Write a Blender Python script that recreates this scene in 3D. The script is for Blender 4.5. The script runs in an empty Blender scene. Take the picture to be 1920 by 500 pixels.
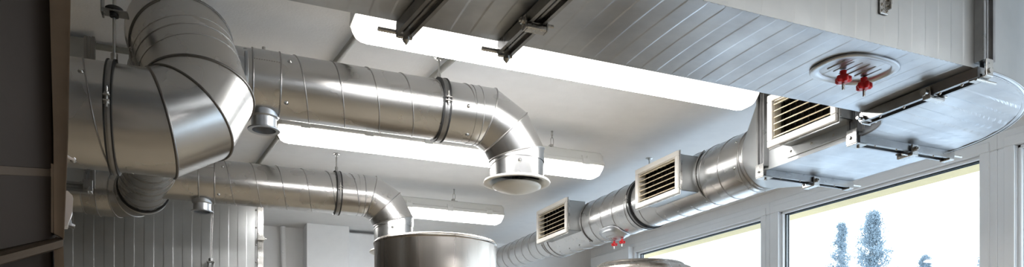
import bpy, math, random
from mathutils import Vector, Matrix, noise
random.seed(7)
PI = math.pi
S = bpy.context.scene
COL = S.collection
F = 1333.5; CX = 960.0; CY = 697.5; YAW = 0.4
CS, SN = math.cos(YAW), math.sin(YAW)
CAMH = 1.6          # everything is laid out relative to the lens and lifted by this at the end

def W(u, v, d):     # photo measurement + distance -> place in the room
    a = (u - CX) / F
    return Vector((d * (SN + CS * a), d * (CS - SN * a), d * (CY - v) / F))
def WZ(u, v, z): return W(u, v, z * F / (CY - v))
def WY(u, v, y): return W(u, v, y / (CS - SN * (u - CX) / F))
def WX(u, v, x): return W(u, v, x / (SN + CS * (u - CX) / F))

# ------------------------------------------------------------------ materials
def new_mat(name):
    m = bpy.data.materials.new(name); m.use_nodes = True
    nt = m.node_tree; b = nt.nodes['Principled BSDF']
    return m, nt, b
def coord(nt, scale=(1, 1, 1)):
    tc = nt.nodes.new('ShaderNodeTexCoord'); mp = nt.nodes.new('ShaderNodeMapping')
    mp.inputs['Scale'].default_value = scale
    nt.links.new(tc.outputs['Object'], mp.inputs['Vector'])
    return mp.outputs['Vector']
def ramp(nt, fac, stops):
    r = nt.nodes.new('ShaderNodeValToRGB'); nt.links.new(fac, r.inputs['Fac'])
    e = r.color_ramp.elements
    while len(e) < len(stops): e.new(0.5)
    for i, (p, c) in enumerate(stops):
        e[i].position = p; e[i].color = (c[0], c[1], c[2], 1)
    return r.outputs['Color']
def noise_tex(nt, vec, scale, detail=4, rough=0.55):
    n = nt.nodes.new('ShaderNodeTexNoise'); n.inputs['Scale'].default_value = scale
    n.inputs['Detail'].default_value = detail; n.inputs['Roughness'].default_value = rough
    nt.links.new(vec, n.inputs['Vector']); return n.outputs['Fac']
def g3(v): return (v, v, v)
def metal(name, c0, c1, r0, r1, nscale=9, stretch=(1, 1, 1), grain=0.0, bump=0.02, aniso=0.0):
    m, nt, b = new_mat(name)
    b.inputs['Metallic'].default_value = 1
    v = coord(nt, stretch)
    n1 = noise_tex(nt, v, nscale, 5, 0.6)
    nt.links.new(ramp(nt, n1, [(0.3, c0), (0.7, c1)]), b.inputs['Base Color'])
    n2 = noise_tex(nt, v, nscale * 1.6, 3, 0.5)
    nt.links.new(ramp(nt, n2, [(0.3, g3(r0)), (0.7, g3(r1))]), b.inputs['Roughness'])
    if aniso: b.inputs['Anisotropic'].default_value = aniso
    return m
def plain(name, c, rough=0.5, metallic=0.0, bump=0.0, nscale=60, var=0.04, spec=0.5):
    m, nt, b = new_mat(name)
    b.inputs['Metallic'].default_value = metallic; b.inputs['Roughness'].default_value = rough
    b.inputs['Specular IOR Level'].default_value = spec
    v = coord(nt)
    n = noise_tex(nt, v, nscale * 0.1, 4)
    lo = tuple(x * (1 - var) for x in c); hi = tuple(min(1, x * (1 + var)) for x in c)
    nt.links.new(ramp(nt, n, [(0.3, lo), (0.7, hi)]), b.inputs['Base Color'])
    if bump:
        n3 = noise_tex(nt, v, nscale, 3)
        bp = nt.nodes.new('ShaderNodeBump'); bp.inputs['Strength'].default_value = bump
        bp.inputs['Distance'].default_value = 0.003
        nt.links.new(n3, bp.inputs['Height']); nt.links.new(bp.outputs['Normal'], b.inputs['Normal'])
    return m
M = {}
M['galv'] = metal('galvanised_spiral', (0.52, 0.517, 0.51), (0.58, 0.577, 0.57), 0.25, 0.29, 4, bump=0.012)
M['galv_dull'] = metal('galvanised_sheet', (0.42, 0.44, 0.47), (0.62, 0.64, 0.66), 0.33, 0.46, 5, bump=0.015)
M['galv_panel'] = metal('galvanised_panel', (0.40, 0.41, 0.41), (0.48, 0.49, 0.49), 0.42, 0.5, 4, bump=0.015)
M['seam'] = metal('seam_metal', (0.34, 0.33, 0.32), (0.42, 0.41, 0.40), 0.35, 0.45, 9)
M['seam_dark'] = metal('dark_seam_metal', (0.16, 0.155, 0.15), (0.22, 0.21, 0.20), 0.35, 0.45, 9)
M['rail'] = metal('rail_metal', (0.26, 0.26, 0.26), (0.36, 0.36, 0.36), 0.26, 0.4, 12, bump=0.03)
M['zinc'] = metal('zinc_hardware', (0.42, 0.415, 0.40), (0.54, 0.53, 0.51), 0.22, 0.35, 20)
M['brushed'] = metal('brushed_stainless', (0.38, 0.35, 0.32), (0.54, 0.50, 0.46), 0.22, 0.34, 9, stretch=(1, 1, 0.03), bump=0.12, aniso=0.6)
M['rubber'] = plain('black_rubber', (0.015, 0.015, 0.016), 0.6)
M['white_paint'] = plain('white_wall_paint', (0.88, 0.88, 0.88), 0.75, bump=0.12, nscale=140, var=0.02)
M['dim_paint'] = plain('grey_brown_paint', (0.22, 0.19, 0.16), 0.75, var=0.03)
M['mid_paint'] = plain('warm_grey_paint', (0.50, 0.46, 0.42), 0.75, var=0.03)
M['ceiling'] = plain('ceiling_paint', (0.84, 0.84, 0.84), 0.8, bump=0.25, nscale=120, var=0.02)
M['pvc'] = plain('white_pvc', (0.88, 0.89, 0.90), 0.32, var=0.03, nscale=30)
M['gasket'] = plain('gasket', (0.01, 0.02, 0.025), 0.5)
M['louver'] = plain('cream_floor_reflection', (0.74, 0.64, 0.46), 0.4, var=0.03)  # cream blades; tan reflected from the floor is mixed into this colour
M['grille'] = plain('cream_enamel', (0.88, 0.85, 0.80), 0.35, var=0.02)
M['damper'] = plain('dark_damper', (0.025, 0.02, 0.015), 0.5)
M['diffuser'] = plain('white_enamel', (0.86, 0.83, 0.76), 0.3, var=0.02)
M['red'] = plain('red_plastic', (0.62, 0.012, 0.016), 0.38, var=0.05)
M['conduit'] = plain('grey_conduit', (0.30, 0.30, 0.27), 0.45)
M['lamp_body'] = plain('lamp_housing_plastic', (0.62, 0.62, 0.60), 0.45, var=0.02)
M['frame_metal'] = plain('brown_steel', (0.44, 0.35, 0.27), 0.45, metallic=0.0, var=0.15, nscale=60)
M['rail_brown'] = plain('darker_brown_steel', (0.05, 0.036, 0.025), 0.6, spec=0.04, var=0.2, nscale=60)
M['dark_reflection'] = plain('stainless_dark_reflection', (0.014, 0.009, 0.006), 0.7, spec=0.08, var=0.25, nscale=30)  # stainless sheet; the darkness it reflects is put into the base colour
M['soffit'] = plain('yellow_render', (0.62, 0.50, 0.27), 0.85, bump=0.3, nscale=200, var=0.05)
M['facade'] = plain('outer_render', (0.78, 0.75, 0.62), 0.85, bump=0.3, nscale=200)
M['snow'] = plain('snow_ground', (0.62, 0.66, 0.70), 0.9, var=0.03, nscale=4)
M['plastic'] = plain('white_plastic', (0.85, 0.84, 0.88), 0.35, var=0.01)
def floor_mat():
    m, nt, b = new_mat('ochre_floor')
    v = coord(nt)
    br = nt.nodes.new('ShaderNodeTexBrick'); nt.links.new(v, br.inputs['Vector'])
    br.inputs['Scale'].default_value = 3.3; br.offset = 0
    br.inputs['Brick Width'].default_value = 1; br.inputs['Row Height'].default_value = 1
    br.inputs['Mortar Size'].default_value = 0.012
    br.inputs['Color1'].default_value = (0.38, 0.31, 0.22, 1); br.inputs['Color2'].default_value = (0.44, 0.36, 0.26, 1)
    br.inputs['Mortar'].default_value = (0.22, 0.18, 0.13, 1)
    nt.links.new(br.outputs['Color'], b.inputs['Base Color']); b.inputs['Roughness'].default_value = 0.45
    return m
M['floor'] = floor_mat()
def glass_mat():
    m = bpy.data.materials.new('window_glass'); m.use_nodes = True; nt = m.node_tree; nt.nodes.clear()
    o = nt.nodes.new('ShaderNodeOutputMaterial'); mx = nt.nodes.new('ShaderNodeMixShader')
    t = nt.nodes.new('ShaderNodeBsdfTransparent'); t.inputs['Color'].default_value = (0.93, 0.96, 0.97, 1)
    g = nt.nodes.new('ShaderNodeBsdfGlossy'); g.inputs['Roughness'].default_value = 0.02
    lw = nt.nodes.new('ShaderNodeLayerWeight'); lw.inputs['Blend'].default_value = 0.5
    pw = nt.nodes.new('ShaderNodeMath'); pw.operation = 'POWER'; pw.inputs[1].default_value = 5
    ad = nt.nodes.new('ShaderNodeMath'); ad.operation = 'MULTIPLY_ADD'; ad.inputs[1].default_value = 0.8; ad.inputs[2].default_value = 0.03
    nt.links.new(lw.outputs['Facing'], pw.inputs[0]); nt.links.new(pw.outputs[0], ad.inputs[0]); nt.links.new(ad.outputs[0], mx.inputs['Fac']); nt.links.new(t.outputs[0], mx.inputs[1])
    nt.links.new(g.outputs[0], mx.inputs[2]); nt.links.new(mx.outputs[0], o.inputs['Surface'])
    return m
M['glass'] = glass_mat()
def emit_mat(name, col, s):
    m, nt, b = new_mat(name)
    b.inputs['Base Color'].default_value = (0.9, 0.9, 0.9, 1); b.inputs['Roughness'].default_value = 0.4
    b.inputs['Emission Color'].default_value = (col[0], col[1], col[2], 1)
    b.inputs['Emission Strength'].default_value = s
    return m
M['lens'] = emit_mat('lamp_lens', (1.0, 0.995, 0.985), 21.0)
M['lens_end'] = emit_mat('lamp_lens_end', (1.0, 0.95, 0.89), 1.6)
def foliage_mat():
    m, nt, b = new_mat('hazed_conifer_foliage')
    v = coord(nt); n = noise_tex(nt, v, 2.5, 4)
    nt.links.new(ramp(nt, n, [(0.3, (0.16, 0.22, 0.27)), (0.7, (0.27, 0.35, 0.41))]), b.inputs['Base Color'])  # pale blue of flare and haze is put into the needle colour
    b.inputs['Roughness'].default_value = 0.8
    return m
M['foliage'] = foliage_mat()
M['bark'] = plain('bark', (0.16, 0.13, 0.11), 0.9)

# ------------------------------------------------------------------ mesh helpers
class MB:
    def __init__(s): s.v = []; s.f = []; s.sm = []; s.mi = []
    def add(s, vs, fs, smooth=False, mi=0):
        o = len(s.v); s.v += [tuple(x) for x in vs]
        for f in fs: s.f.append(tuple(i + o for i in f)); s.sm.append(smooth); s.mi.append(mi)
    def box(s, a, b, mi=0, mtx=None):
        x0, y0, z0 = a; x1, y1, z1 = b
        vs = [Vector(p) for p in ((x0,y0,z0),(x1,y0,z0),(x1,y1,z0),(x0,y1,z0),(x0,y0,z1),(x1,y0,z1),(x1,y1,z1),(x0,y1,z1))]
        if mtx: vs = [mtx @ p for p in vs]
        s.add(vs, [(0,3,2,1),(4,5,6,7),(0,1,5,4),(1,2,6,5),(2,3,7,6),(3,0,4,7)], False, mi)
    def bbox(s, a, b, bev=0.002, mi=0, mtx=None):   # bevelled box
        a = Vector(a); b = Vector(b); c = (a + b) / 2; h = (b - a) / 2
        k = [min(bev, abs(h[i]) * 0.45) for i in range(3)]
        vs = []; idx = {}
        for sx in (-1, 1):
            for sy in (-1, 1):
                for sz in (-1, 1):
                    for ax in range(3):
                        p = [sx * (h.x - k[0]), sy * (h.y - k[1]), sz * (h.z - k[2])]
                        p[ax] = (sx, sy, sz)[ax] * h[ax]
                        idx[(sx, sy, sz, ax)] = len(vs); q = c + Vector(p)
                        vs.append(mtx @ q if mtx else q)
        fs = []
        for ax in range(3):
            o1, o2 = [i for i in range(3) if i != ax]
            for sg in (-1, 1):
                q = []
                for (p1, p2) in ((-1,-1),(1,-1),(1,1),(-1,1)):
                    t = [0,0,0]; t[ax] = sg; t[o1] = p1; t[o2] = p2; q.append(idx[(t[0], t[1], t[2], ax)])
                flip = (sg == 1) == (ax == 1)
                fs.append(tuple(reversed(q)) if flip else tuple(q))
        for ax in range(3):      # edge strips
            o1, o2 = [i for i in range(3) if i != ax]
            for p1 in (-1, 1):
                for p2 in (-1, 1):
                    q = []
                    for e in (-1, 1):
                        t = [0,0,0]; t[ax] = e; t[o1] = p1; t[o2] = p2
                        q.append((idx[(t[0],t[1],t[2],o1)], idx[(t[0],t[1],t[2],o2)]))
                    fs.append((q[0][0], q[0][1], q[1][1], q[1][0]))
        for sx in (-1,1):
            for sy in (-1,1):
                for sz in (-1,1): fs.append(tuple(idx[(sx,sy,sz,a_)] for a_ in range(3)))
        s.add(vs, fs, False, mi)
    def rings(s, rs, closed=True, smooth=True, mi=0, cap0=False, cap1=False):
        n = len(rs[0]); vs = [p for r in rs for p in r]; fs = []
        for i in range(len(rs) - 1):
            for j in range(n if closed else n - 1):
                k = (j + 1) % n
                fs.append((i*n+j, i*n+k, (i+1)*n+k, (i+1)*n+j))
        s.add(vs, fs, smooth, mi)
        if cap0: s.add(rs[0], [tuple(reversed(range(n)))], False, mi)
        if cap1: s.add(rs[-1], [tuple(range(n))], False, mi)
    def cyl(s, p0, p1, r, n=16, mi=0, r1=None, caps=True):
        p0 = Vector(p0); p1 = Vector(p1); r1 = r if r1 is None else r1
        u, v = frame((p1 - p0).normalized())
        R0 = [p0 + r * (math.cos(t) * u + math.sin(t) * v) for t in ang(n)]
        R1 = [p1 + r1 * (math.cos(t) * u + math.sin(t) * v) for t in ang(n)]
        s.rings([R0, R1], cap0=caps, cap1=caps, mi=mi)
    def lathe(s, o, axis, prof, n=48, mi=0, smooth=True):   # prof: (radius, along)
        o = Vector(o); a = Vector(axis).normalized(); u, v = frame(a)
        R = [[o + a * h + r * (math.cos(t) * u + math.sin(t) * v) for t in ang(n)] for r, h in prof]
        if smooth: s.rings(R, mi=mi)
        else:
            for i in range(len(R) - 1): s.rings(R[i:i+2], mi=mi)
    def loop(s, pts, r, closed=True, n=6, mi=0):     # round bead along points
        m = len(pts); rs = []
        for i in range(m):
            a = pts[(i-1) % m] if (closed or i > 0) else pts[i]; b = pts[(i+1) % m] if (closed or i < m-1) else pts[i]
            d = (b - a).normalized()
            if i == 0: u, v = frame(d)
            else:
                u = (u - d * u.dot(d)).normalized(); v = d.cross(u)
            rs.append([pts[i] + r * (math.cos(t) * u + math.sin(t) * v) for t in ang(n)])
        if closed: rs.append(rs[0])
        s.rings(rs, mi=mi, cap0=not closed, cap1=not closed)
    def prism(s, poly, d, mi=0):     # poly: world points, d: extrusion vector
        n = len(poly); a = [Vector(p) for p in poly]; b = [p + d for p in a]
        s.add(a + b, [tuple(reversed(range(n))), tuple(range(n, 2*n))] + [(i, (i+1) % n, n+(i+1) % n, n+i) for i in range(n)], False, mi)
    def build(s, name, mats, parent=None, label=None):
        me = bpy.data.meshes.new(name); me.from_pydata(s.v, [], s.f)
        me.polygons.foreach_set('use_smooth', s.sm); me.polygons.foreach_set('material_index', s.mi)
        for m in (mats if isinstance(mats, (list, tuple)) else [mats]): me.materials.append(M[m])
        me.update()
        import bmesh
        bm = bmesh.new(); bm.from_mesh(me); bmesh.ops.recalc_face_normals(bm, faces=bm.faces); bm.to_mesh(me); bm.free()
        o = bpy.data.objects.new(name, me); COL.objects.link(o)
        if parent: attach(o, parent)
        if label: o['label'] = label
        return o
def attach(o, parent):
    o.parent = parent
    o.matrix_parent_inverse = Matrix.Translation(-world_loc(parent))
def world_loc(o):
    p = Vector(o.location)
    while o.parent:
        p = p + o.matrix_parent_inverse.translation; o = o.parent; p = p + Vector(o.location)
    return p
def ang(n): return [2 * PI * i / n for i in range(n)]
def frame(d):
    ref = Vector((0, 0, 1)) if abs(d.z) < 0.9 else Vector((0, 1, 0))
    u = ref.cross(d).normalized(); v = d.cross(u).normalized()
    return u, v
def thing(name, loc, label, cat, group=None):
    o = bpy.data.objects.new(name, None); o.location = loc; o.empty_display_size = 0.05
    COL.objects.link(o); o['label'] = label; o['category'] = cat
    if group: o['group'] = group
    return o
def tag(o, label, cat, group=None):
    o['label'] = label; o['category'] = cat
    if group: o['group'] = group
    return o
def struct(mb, name, mats, label):
    o = mb.build(name, mats); o['kind'] = 'structure'; o['label'] = label; o['category'] = name.split('_')[0]
    return o
def mitre_pipe(pts, rad, n=64):
    """pts joints; returns per segment [ring0, ring1] with mitred rings (rad may be list per joint)"""
    P = [Vector(p) for p in pts]; m = len(P)
    R = rad if isinstance(rad, (list, tuple)) else [rad] * m
    D = [(P[i+1] - P[i]).normalized() for i in range(m - 1)]
    u, v = frame(D[0]); segs = []; joints = []
    for i in range(m - 1):
        if i > 0:
            q = D[i-1].rotation_difference(D[i]); u = q @ u; v = q @ v
        out = []
        for e in (0, 1):
            j = i + e; r = R[j]
            if j == 0 or j == m - 1: nn = D[i]
            else: nn = (D[j-1] + D[j]).normalized()
            ring = []
            for t in ang(n):
                o = r * (math.cos(t) * u + math.sin(t) * v)
                ring.append(P[j] + o - D[i] * (o.dot(nn) / D[i].dot(nn)))
            out.append(ring)
        segs.append(out); joints.append(out[0])
    joints.append(segs[-1][1])
    return segs, joints
def helix(mb, p0, p1, r, pitch, phase, hand=1, bead=0.0022, t0=None):
    """seam ridge wound on a straight pipe; phase = distance along the axis where it crosses angle 0"""
    p0 = Vector(p0); p1 = Vector(p1); L = (p1 - p0).length; a = (p1 - p0).normalized(); u, v = frame(a)
    pts = []; N = 40
    k0 = int(math.ceil((0 - phase) / pitch * N)); k1 = int(math.floor((L - phase) / pitch * N))
    for k in range(k0, k1 + 1):
        s = phase + pitch * k / N; t = hand * 2 * PI * k / N
        pts.append(p0 + a * s + (r + bead * 0.25) * (math.cos(t) * u + math.sin(t) * v))
    if len(pts) > 2: mb.loop(pts, bead, closed=False, n=6)
def screw(mb, p, nrm, r=0.005):
    if isinstance(mb, Screws): mb.items.append((Vector(p), Vector(nrm), r)); return
    p = Vector(p); nrm = Vector(nrm).normalized()
    mb.lathe(p, nrm, [(r * 1.5, -0.0015), (r * 1.5, 0.0006), (r * 0.85, 0.0012), (r * 0.8, 0.0035), (r * 0.4, 0.0045), (0.0004, 0.0046)], n=8)
class Screws:
    def __init__(s): s.items = []
    def build(s, name, mat, parent):
        for p, n_, r in s.items:
            b_ = MB(); screw(b_, p, n_, r); b_.build('screw', mat, parent)
def spiral_pipe(parent, p0, p1, r, pitch, phase, hand=1, name='spiral_pipe', mat='galv'):
    mb = MB(); p0 = Vector(p0); p1 = Vector(p1)
    a = (p1 - p0); N = max(2, int(a.length / 0.1)); u, v = frame(a.normalized())
    rs = [[p0 + a * (i / N) + r * (math.cos(t) * u + math.sin(t) * v) for t in ang(72)] for i in range(N + 1)]
    mb.rings(rs)
    o = mb.build(name, mat, parent)
    sb = MB(); helix(sb, p0, p1, r, pitch, phase, hand)
    sb.build('spiral_seam', 'seam', parent)
    return o
def circle_pts(c, a, r, n=56):
    c = Vector(c); a = Vector(a).normalized(); u, v = frame(a)
    return [c + r * (math.cos(t) * u + math.sin(t) * v) for t in ang(n)]

# ------------------------------------------------------------------ room shell
ZC, ZF = 1.22, -1.6
XW = 3.5; YB = 6.25; XL = -3.2; YF = -2.4
b = MB(); b.box((XL - .2, YF - .2, ZF - .15), (XW + .3, YB + .2, ZF)); struct(b, 'floor', 'floor', 'ochre tiled floor below the picture')
b = MB(); b.box((XL - .2, YF - .2, ZC), (XW + .3, YB + .2, ZC + .2)); struct(b, 'ceiling', 'ceiling', 'flat white painted ceiling above the ducts')
b = MB(); b.box((XL - .2, YB, ZF), (XW + .3, YB + .2, ZC)); struct(b, 'wall_back', 'white_paint', 'white back wall behind the far tank')
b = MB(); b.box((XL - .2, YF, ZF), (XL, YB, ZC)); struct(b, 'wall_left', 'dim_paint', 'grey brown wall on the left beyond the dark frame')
b = MB(); b.box((XL - .2, YF - .2, ZF), (XW + .3, YF, ZC)); struct(b, 'wall_front', 'mid_paint', 'grey brown wall behind the viewer')
# window wall: sill wall, lintel strip above, and piers
ZT = 1.155; ZS = -0.75
b = MB()
b.box((XW, YF, ZF), (XW + .3, YB, ZS)); b.box((XW, YF, ZT), (XW + .3, YB, ZC))
b.box((XW, YF, ZS), (XW + .3, -0.9, ZT)); b.box((XW, 6.17, ZS), (XW + .3, YB, ZT))
struct(b, 'wall_right', 'white_paint', 'white window wall with a narrow strip above the window frames')
b = MB(); b.box((XW + .155, YF, 1.085), (XW + .30, YB, ZT)); b.box((XW + .30, YF, 1.09), (XW + .335, YB, 1.9))
struct(b, 'trim_1', 'soffit', 'yellow rendered outer lintel seen through the tops of the windows')
# white pilaster and pipe on the back wall
pl = WY(575, 417, 6.0); pr = WY(655, 424, 6.0)
b = MB(); b.bbox((pl.x, 6.0, ZF), (pr.x, YB, ZC), 0.004); struct(b, 'trim_2', 'white_paint', 'white square pilaster standing out from the back wall')
b = MB(); b.bbox((pr.x, 6.13, ZF), (pr.x + 0.62, YB, 1.19), 0.004); struct(b, 'trim_3', 'white_paint', 'shallow white chimney breast right of the pilaster')
b = MB(); xp = WY(531, 440, 6.2).x
b.loop([Vector((xp, 6.2, z)) + Vector((0.006 * math.sin(z * 3), 0, 0)) for z in [1.215 - i * 0.1 for i in range(28)]], 0.022, closed=False, n=12)
for z in (1.0, 0.4): b.cyl((xp, 6.165, z), (xp, 6.235, z), 0.012, 8)
tag(b.build('wall_pipe', 'white_paint'), 'thin white vertical pipe running down the back wall beside the pilaster', 'pipe')

# windows
def window(idx, y0, y1, label, solid=False):
    f = 0.083; x0 = XW - 0.012; x1 = XW + 0.07
    b = MB()
    b.bbox((x0, y0, ZT - f), (x1, y1, ZT), 0.004); b.bbox((x0, y0, ZS), (x1, y1, ZS + f), 0.004)
    b.bbox((x0, y0, ZS + f), (x1, y0 + f, ZT - f), 0.004); b.bbox((x0, y1 - f, ZS + f), (x1, y1, ZT - f), 0.004)
    # stepped glazing bead
    g = f + 0.0
    bb = 0.016
    for a_, c_ in (((x0 + .02, y0 + g, ZT - g - bb), (x1, y1 - g, ZT - g)), ((x0 + .02, y0 + g, ZS + g), (x1, y1 - g, ZS + g + bb)),
                   ((x0 + .02, y0 + g, ZS + g), (x1, y0 + g + bb, ZT - g)), ((x0 + .02, y1 - g - bb, ZS + g), (x1, y1 - g, ZT - g))):
        b.bbox(a_, c_, 0.003)
    # raised sash line on the frame
    e = f * 0.42
    for a_, c_ in (((x0 - .006, y0 + e, ZT - f), (x0 + .01, y1 - e, ZT - e)), ((x0 - .006, y0 + e, ZS + e), (x0 + .01, y0 + f, ZT - f)), ((x0 - .006, y1 - f, ZS + e), (x0 + .01, y1 - e, ZT - f))):
        b.bbox(a_, c_, 0.003)
    o = struct(b, 'window_%d' % idx, 'pvc', label)
    k = g + bb
    gb = MB(); w = 0.007
    for xx in (XW + 0.03, XW + 0.052):
        gb.box((xx, y0 + k, ZT - k - w), (xx + .006, y1 - k, ZT - k)); gb.box((xx, y0 + k, ZS + k), (xx + .006, y1 - k, ZS + k + w))
        gb.box((xx, y0 + k, ZS + k), (xx + .006, y0 + k + w, ZT - k)); gb.box((xx, y1 - k - w, ZS + k), (xx + .006, y1 - k, ZT - k))
    gb.build('gasket', 'gasket', o)
    p = MB()
    if solid: p.bbox((XW + .0, y0 + k - .01, ZS + k - .01), (XW + .03, y1 - k + .01, ZT - k + .01)); p.build('infill_panel', 'pvc', o)
    else:
        p.box((XW + .040, y0 + k - .008, ZS + k - .008), (XW + .046, y1 - k + .008, ZT - k + .008)); p.build('pane', 'glass', o)
ys = [5.50, 3.762, 2.247, 0.72, -0.9]
ys2 = [5.50, 3.762, 2.247, 0.72, -0.9]
window(1, ys[1], ys[0], 'large white framed window nearest the back wall, partly under the round duct')
window(2, ys[2], ys[1], 'large white framed window with conifers outside, in the lower right')
window(3, ys[3], ys[2], 'white framed window cut off by the right edge of the view')
window(4, ys[4], ys[3], 'unseen white framed window added beside the viewer to let in daylight')  # out of view, added so daylight reaches the duct undersides
window(5, 5.50, 6.17, 'narrow white window unit with solid infill beside the back wall', solid=True)
b = MB(); b.bbox((3.44, 5.46, ZF), (3.475, 6.15, 1.12), 0.004); b.bbox((3.43, 5.445, ZF), (3.482, 5.465, 1.125), 0.003)
tag(b.build('white_panel', 'pvc'), 'white flat panel in front of the narrow window left of the conifer windows', 'panel')

# ------------------------------------------------------------------ ceiling lamps
def lamp(p0x, p1x, y, zb, label, hooks):
    t = thing('ceiling_lamp', ((p0x + p1x) / 2, y, zb + .12), label, 'lamp', 'sealed fluorescent ceiling lamps')
    w = 0.058
    # housing: upper trough
    def prof(h): return h
    hp = [(-w, .055), (-w - .004, .06), (-w - .004, .072), (-.050, .078), (-.040, .118), (-.032, .125), (.032, .125), (.040, .118), (.050, .078), (w + .004, .072), (w + .004, .06), (w, .055)]
    b = MB()
    R = [[Vector((x, y + a * s, zb + .055 + (h - .055) * s)) for a, h in hp] for x, s in ((p0x - .003, .86), (p0x + .012, 1), (p1x - .012, 1), (p1x + .003, .86))]
    for i in range(3): b.rings(R[i:i+2], smooth=False)
    b.add(R[0], [tuple(range(len(hp)))]); b.add(R[-1], [tuple(range(len(hp)))])
    b.build('housing', 'lamp_body', t)
    # lens: rounded trough below
    lp = [(-w, .056), (-w + .004, .035), (-.046, .014), (-.034, .004), (-.018, 0), (.018, 0), (.034, .004), (.046, .014), (w - .004, .035), (w, .056)]
    def sec(x, s, lift): return [Vector((x, y + a * s, zb + .056 - (.056 - h) * lift)) for a, h in lp]
    cuts = [(p0x, .90, .0), (p0x + .004, .93, .45), (p0x + .014, .96, .82), (p0x + .03, 1, .97), (p0x + .045, 1, 1)]
    b = MB(); b.rings([sec(*c) for c in cuts], closed=False, mi=1)
    mir = [(p0x + p1x - c[0], c[1], c[2]) for c in reversed(cuts)]
    b.rings([sec(*c) for c in mir], closed=False, mi=1)
    ra, rb = sec(p0x + .045, 1, 1), sec(p1x - .045, 1, 1)
    b.rings([ra[:3], rb[:3]], closed=False, mi=1); b.rings([ra[2:8], rb[2:8]], closed=False, mi=0); b.rings([ra[7:], rb[7:]], closed=False, mi=1)
    b.build('lens', ['lens', 'lens_end'], t)
    n = 6
    for i in range(n):
        cx = p0x + .11 + (p1x - p0x - .22) * i / (n - 1)
        for sg in (-1, 1):
            c = MB(); c.bbox((cx - .02, y + sg * (w + .0055) - .002, zb + .050), (cx + .02, y + sg * (w + .0055) + .002, zb + .080), .0015)
            c.bbox((cx - .018, y + sg * .0475 - .003, zb + .078), (cx - .012, y + sg * .0475 + .004, zb + .098), .001)
            c.bbox((cx + .012, y + sg * .0475 - .003, zb + .078), (cx + .018, y + sg * .0475 + .004, zb + .098), .001)
            c.build('clip', 'lamp_body', t)
    for hx in hooks:
        c = MB()
        c.bbox((hx - .022, y - .012, zb + .124), (hx + .022, y + .012, zb + .134), .002)
        c.bbox((hx - .016, y - .010, zb + .134), (hx + .004, y + .010, zb + .146), .002)
        zt = ZC; zz = zb + .140
        c.loop([Vector((hx + .008 * math.cos(q), y, zz + .012 + .022 * math.sin(q) + .01)) for q in ang(16)], .0018)
        c.build('hook_bracket', 'zinc', t); c = MB(); c.loop([Vector((hx, y + .007 * math.cos(q), ZC - .016 + .012 * math.sin(q))) for q in ang(16)], .002)
        c.cyl((hx, y, zz + .04), (hx, y, ZC - .026), .0016, 6); c.cyl((hx, y, ZC - .006), (hx, y, ZC), .006, 10)
        c.build('hanging_hook', 'zinc', t)
    return t
lamp(.41, 1.985, 2.245, 1.047, 'long lit fluorescent lamp nearest the viewer, tucked behind the big rectangular duct', (.8, 1.6))
h2 = WY(1036, 262, 3.23).x; h3 = WY(851, 368, 4.52).x
lamp(.265, 1.86, 3.235, 1.004, 'long lit fluorescent lamp behind the upper round branch duct', (h2,))
lamp(.235, 1.83, 4.515, 1.008, 'farthest lit fluorescent lamp, above the steel tank', (h3,))

lamp(1.1, 2.67, .3, .985, 'added unseen fluorescent lamp overhead beside the viewer, lighting the near side of the big duct', (1.4,))  # extra lamp out of view, added to brighten the near side of the duct
# ceiling conduits
def conduit(p, q, label, r=.0115):
    b = MB(); p = Vector(p); q = Vector(q); b.cyl(p, q, r, 12)
    n = max(2, int((q - p).length / 0.9)); d = (q - p).normalized(); s = d.cross(Vector((0, 0, 1)))
    for i in range(n):
        c = p + (q - p) * ((i + .35) / n)
        b.cyl(c - d * .008, c + d * .008, r + .003, 12)
        b.bbox((c.x - .012, c.y - .012, c.z + .004), (c.x + .012, c.y + .012, ZC), .002)
    tag(b.build('conduit', 'conduit'), label, 'conduit', 'grey conduits on the ceiling')
zc = ZC - .016
a = WZ(672, 62, zc); c = WZ(485, 305, zc); d = (c - a).normalized()
conduit(a - d * 1.0, a + d * 2.9, 'grey conduit crossing the ceiling behind the left end of the upper branch duct')
a = WZ(865, 97, zc); conduit(a - d * 1.0, a + d * 1.35, 'grey conduit on the ceiling beside the threaded rod of the upper branch duct')
a = WZ(188, 88, zc); conduit((-1.2, a.y, zc), (-.02, a.y, zc), 'short horizontal grey conduit on the ceiling left of the big elbow')

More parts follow.
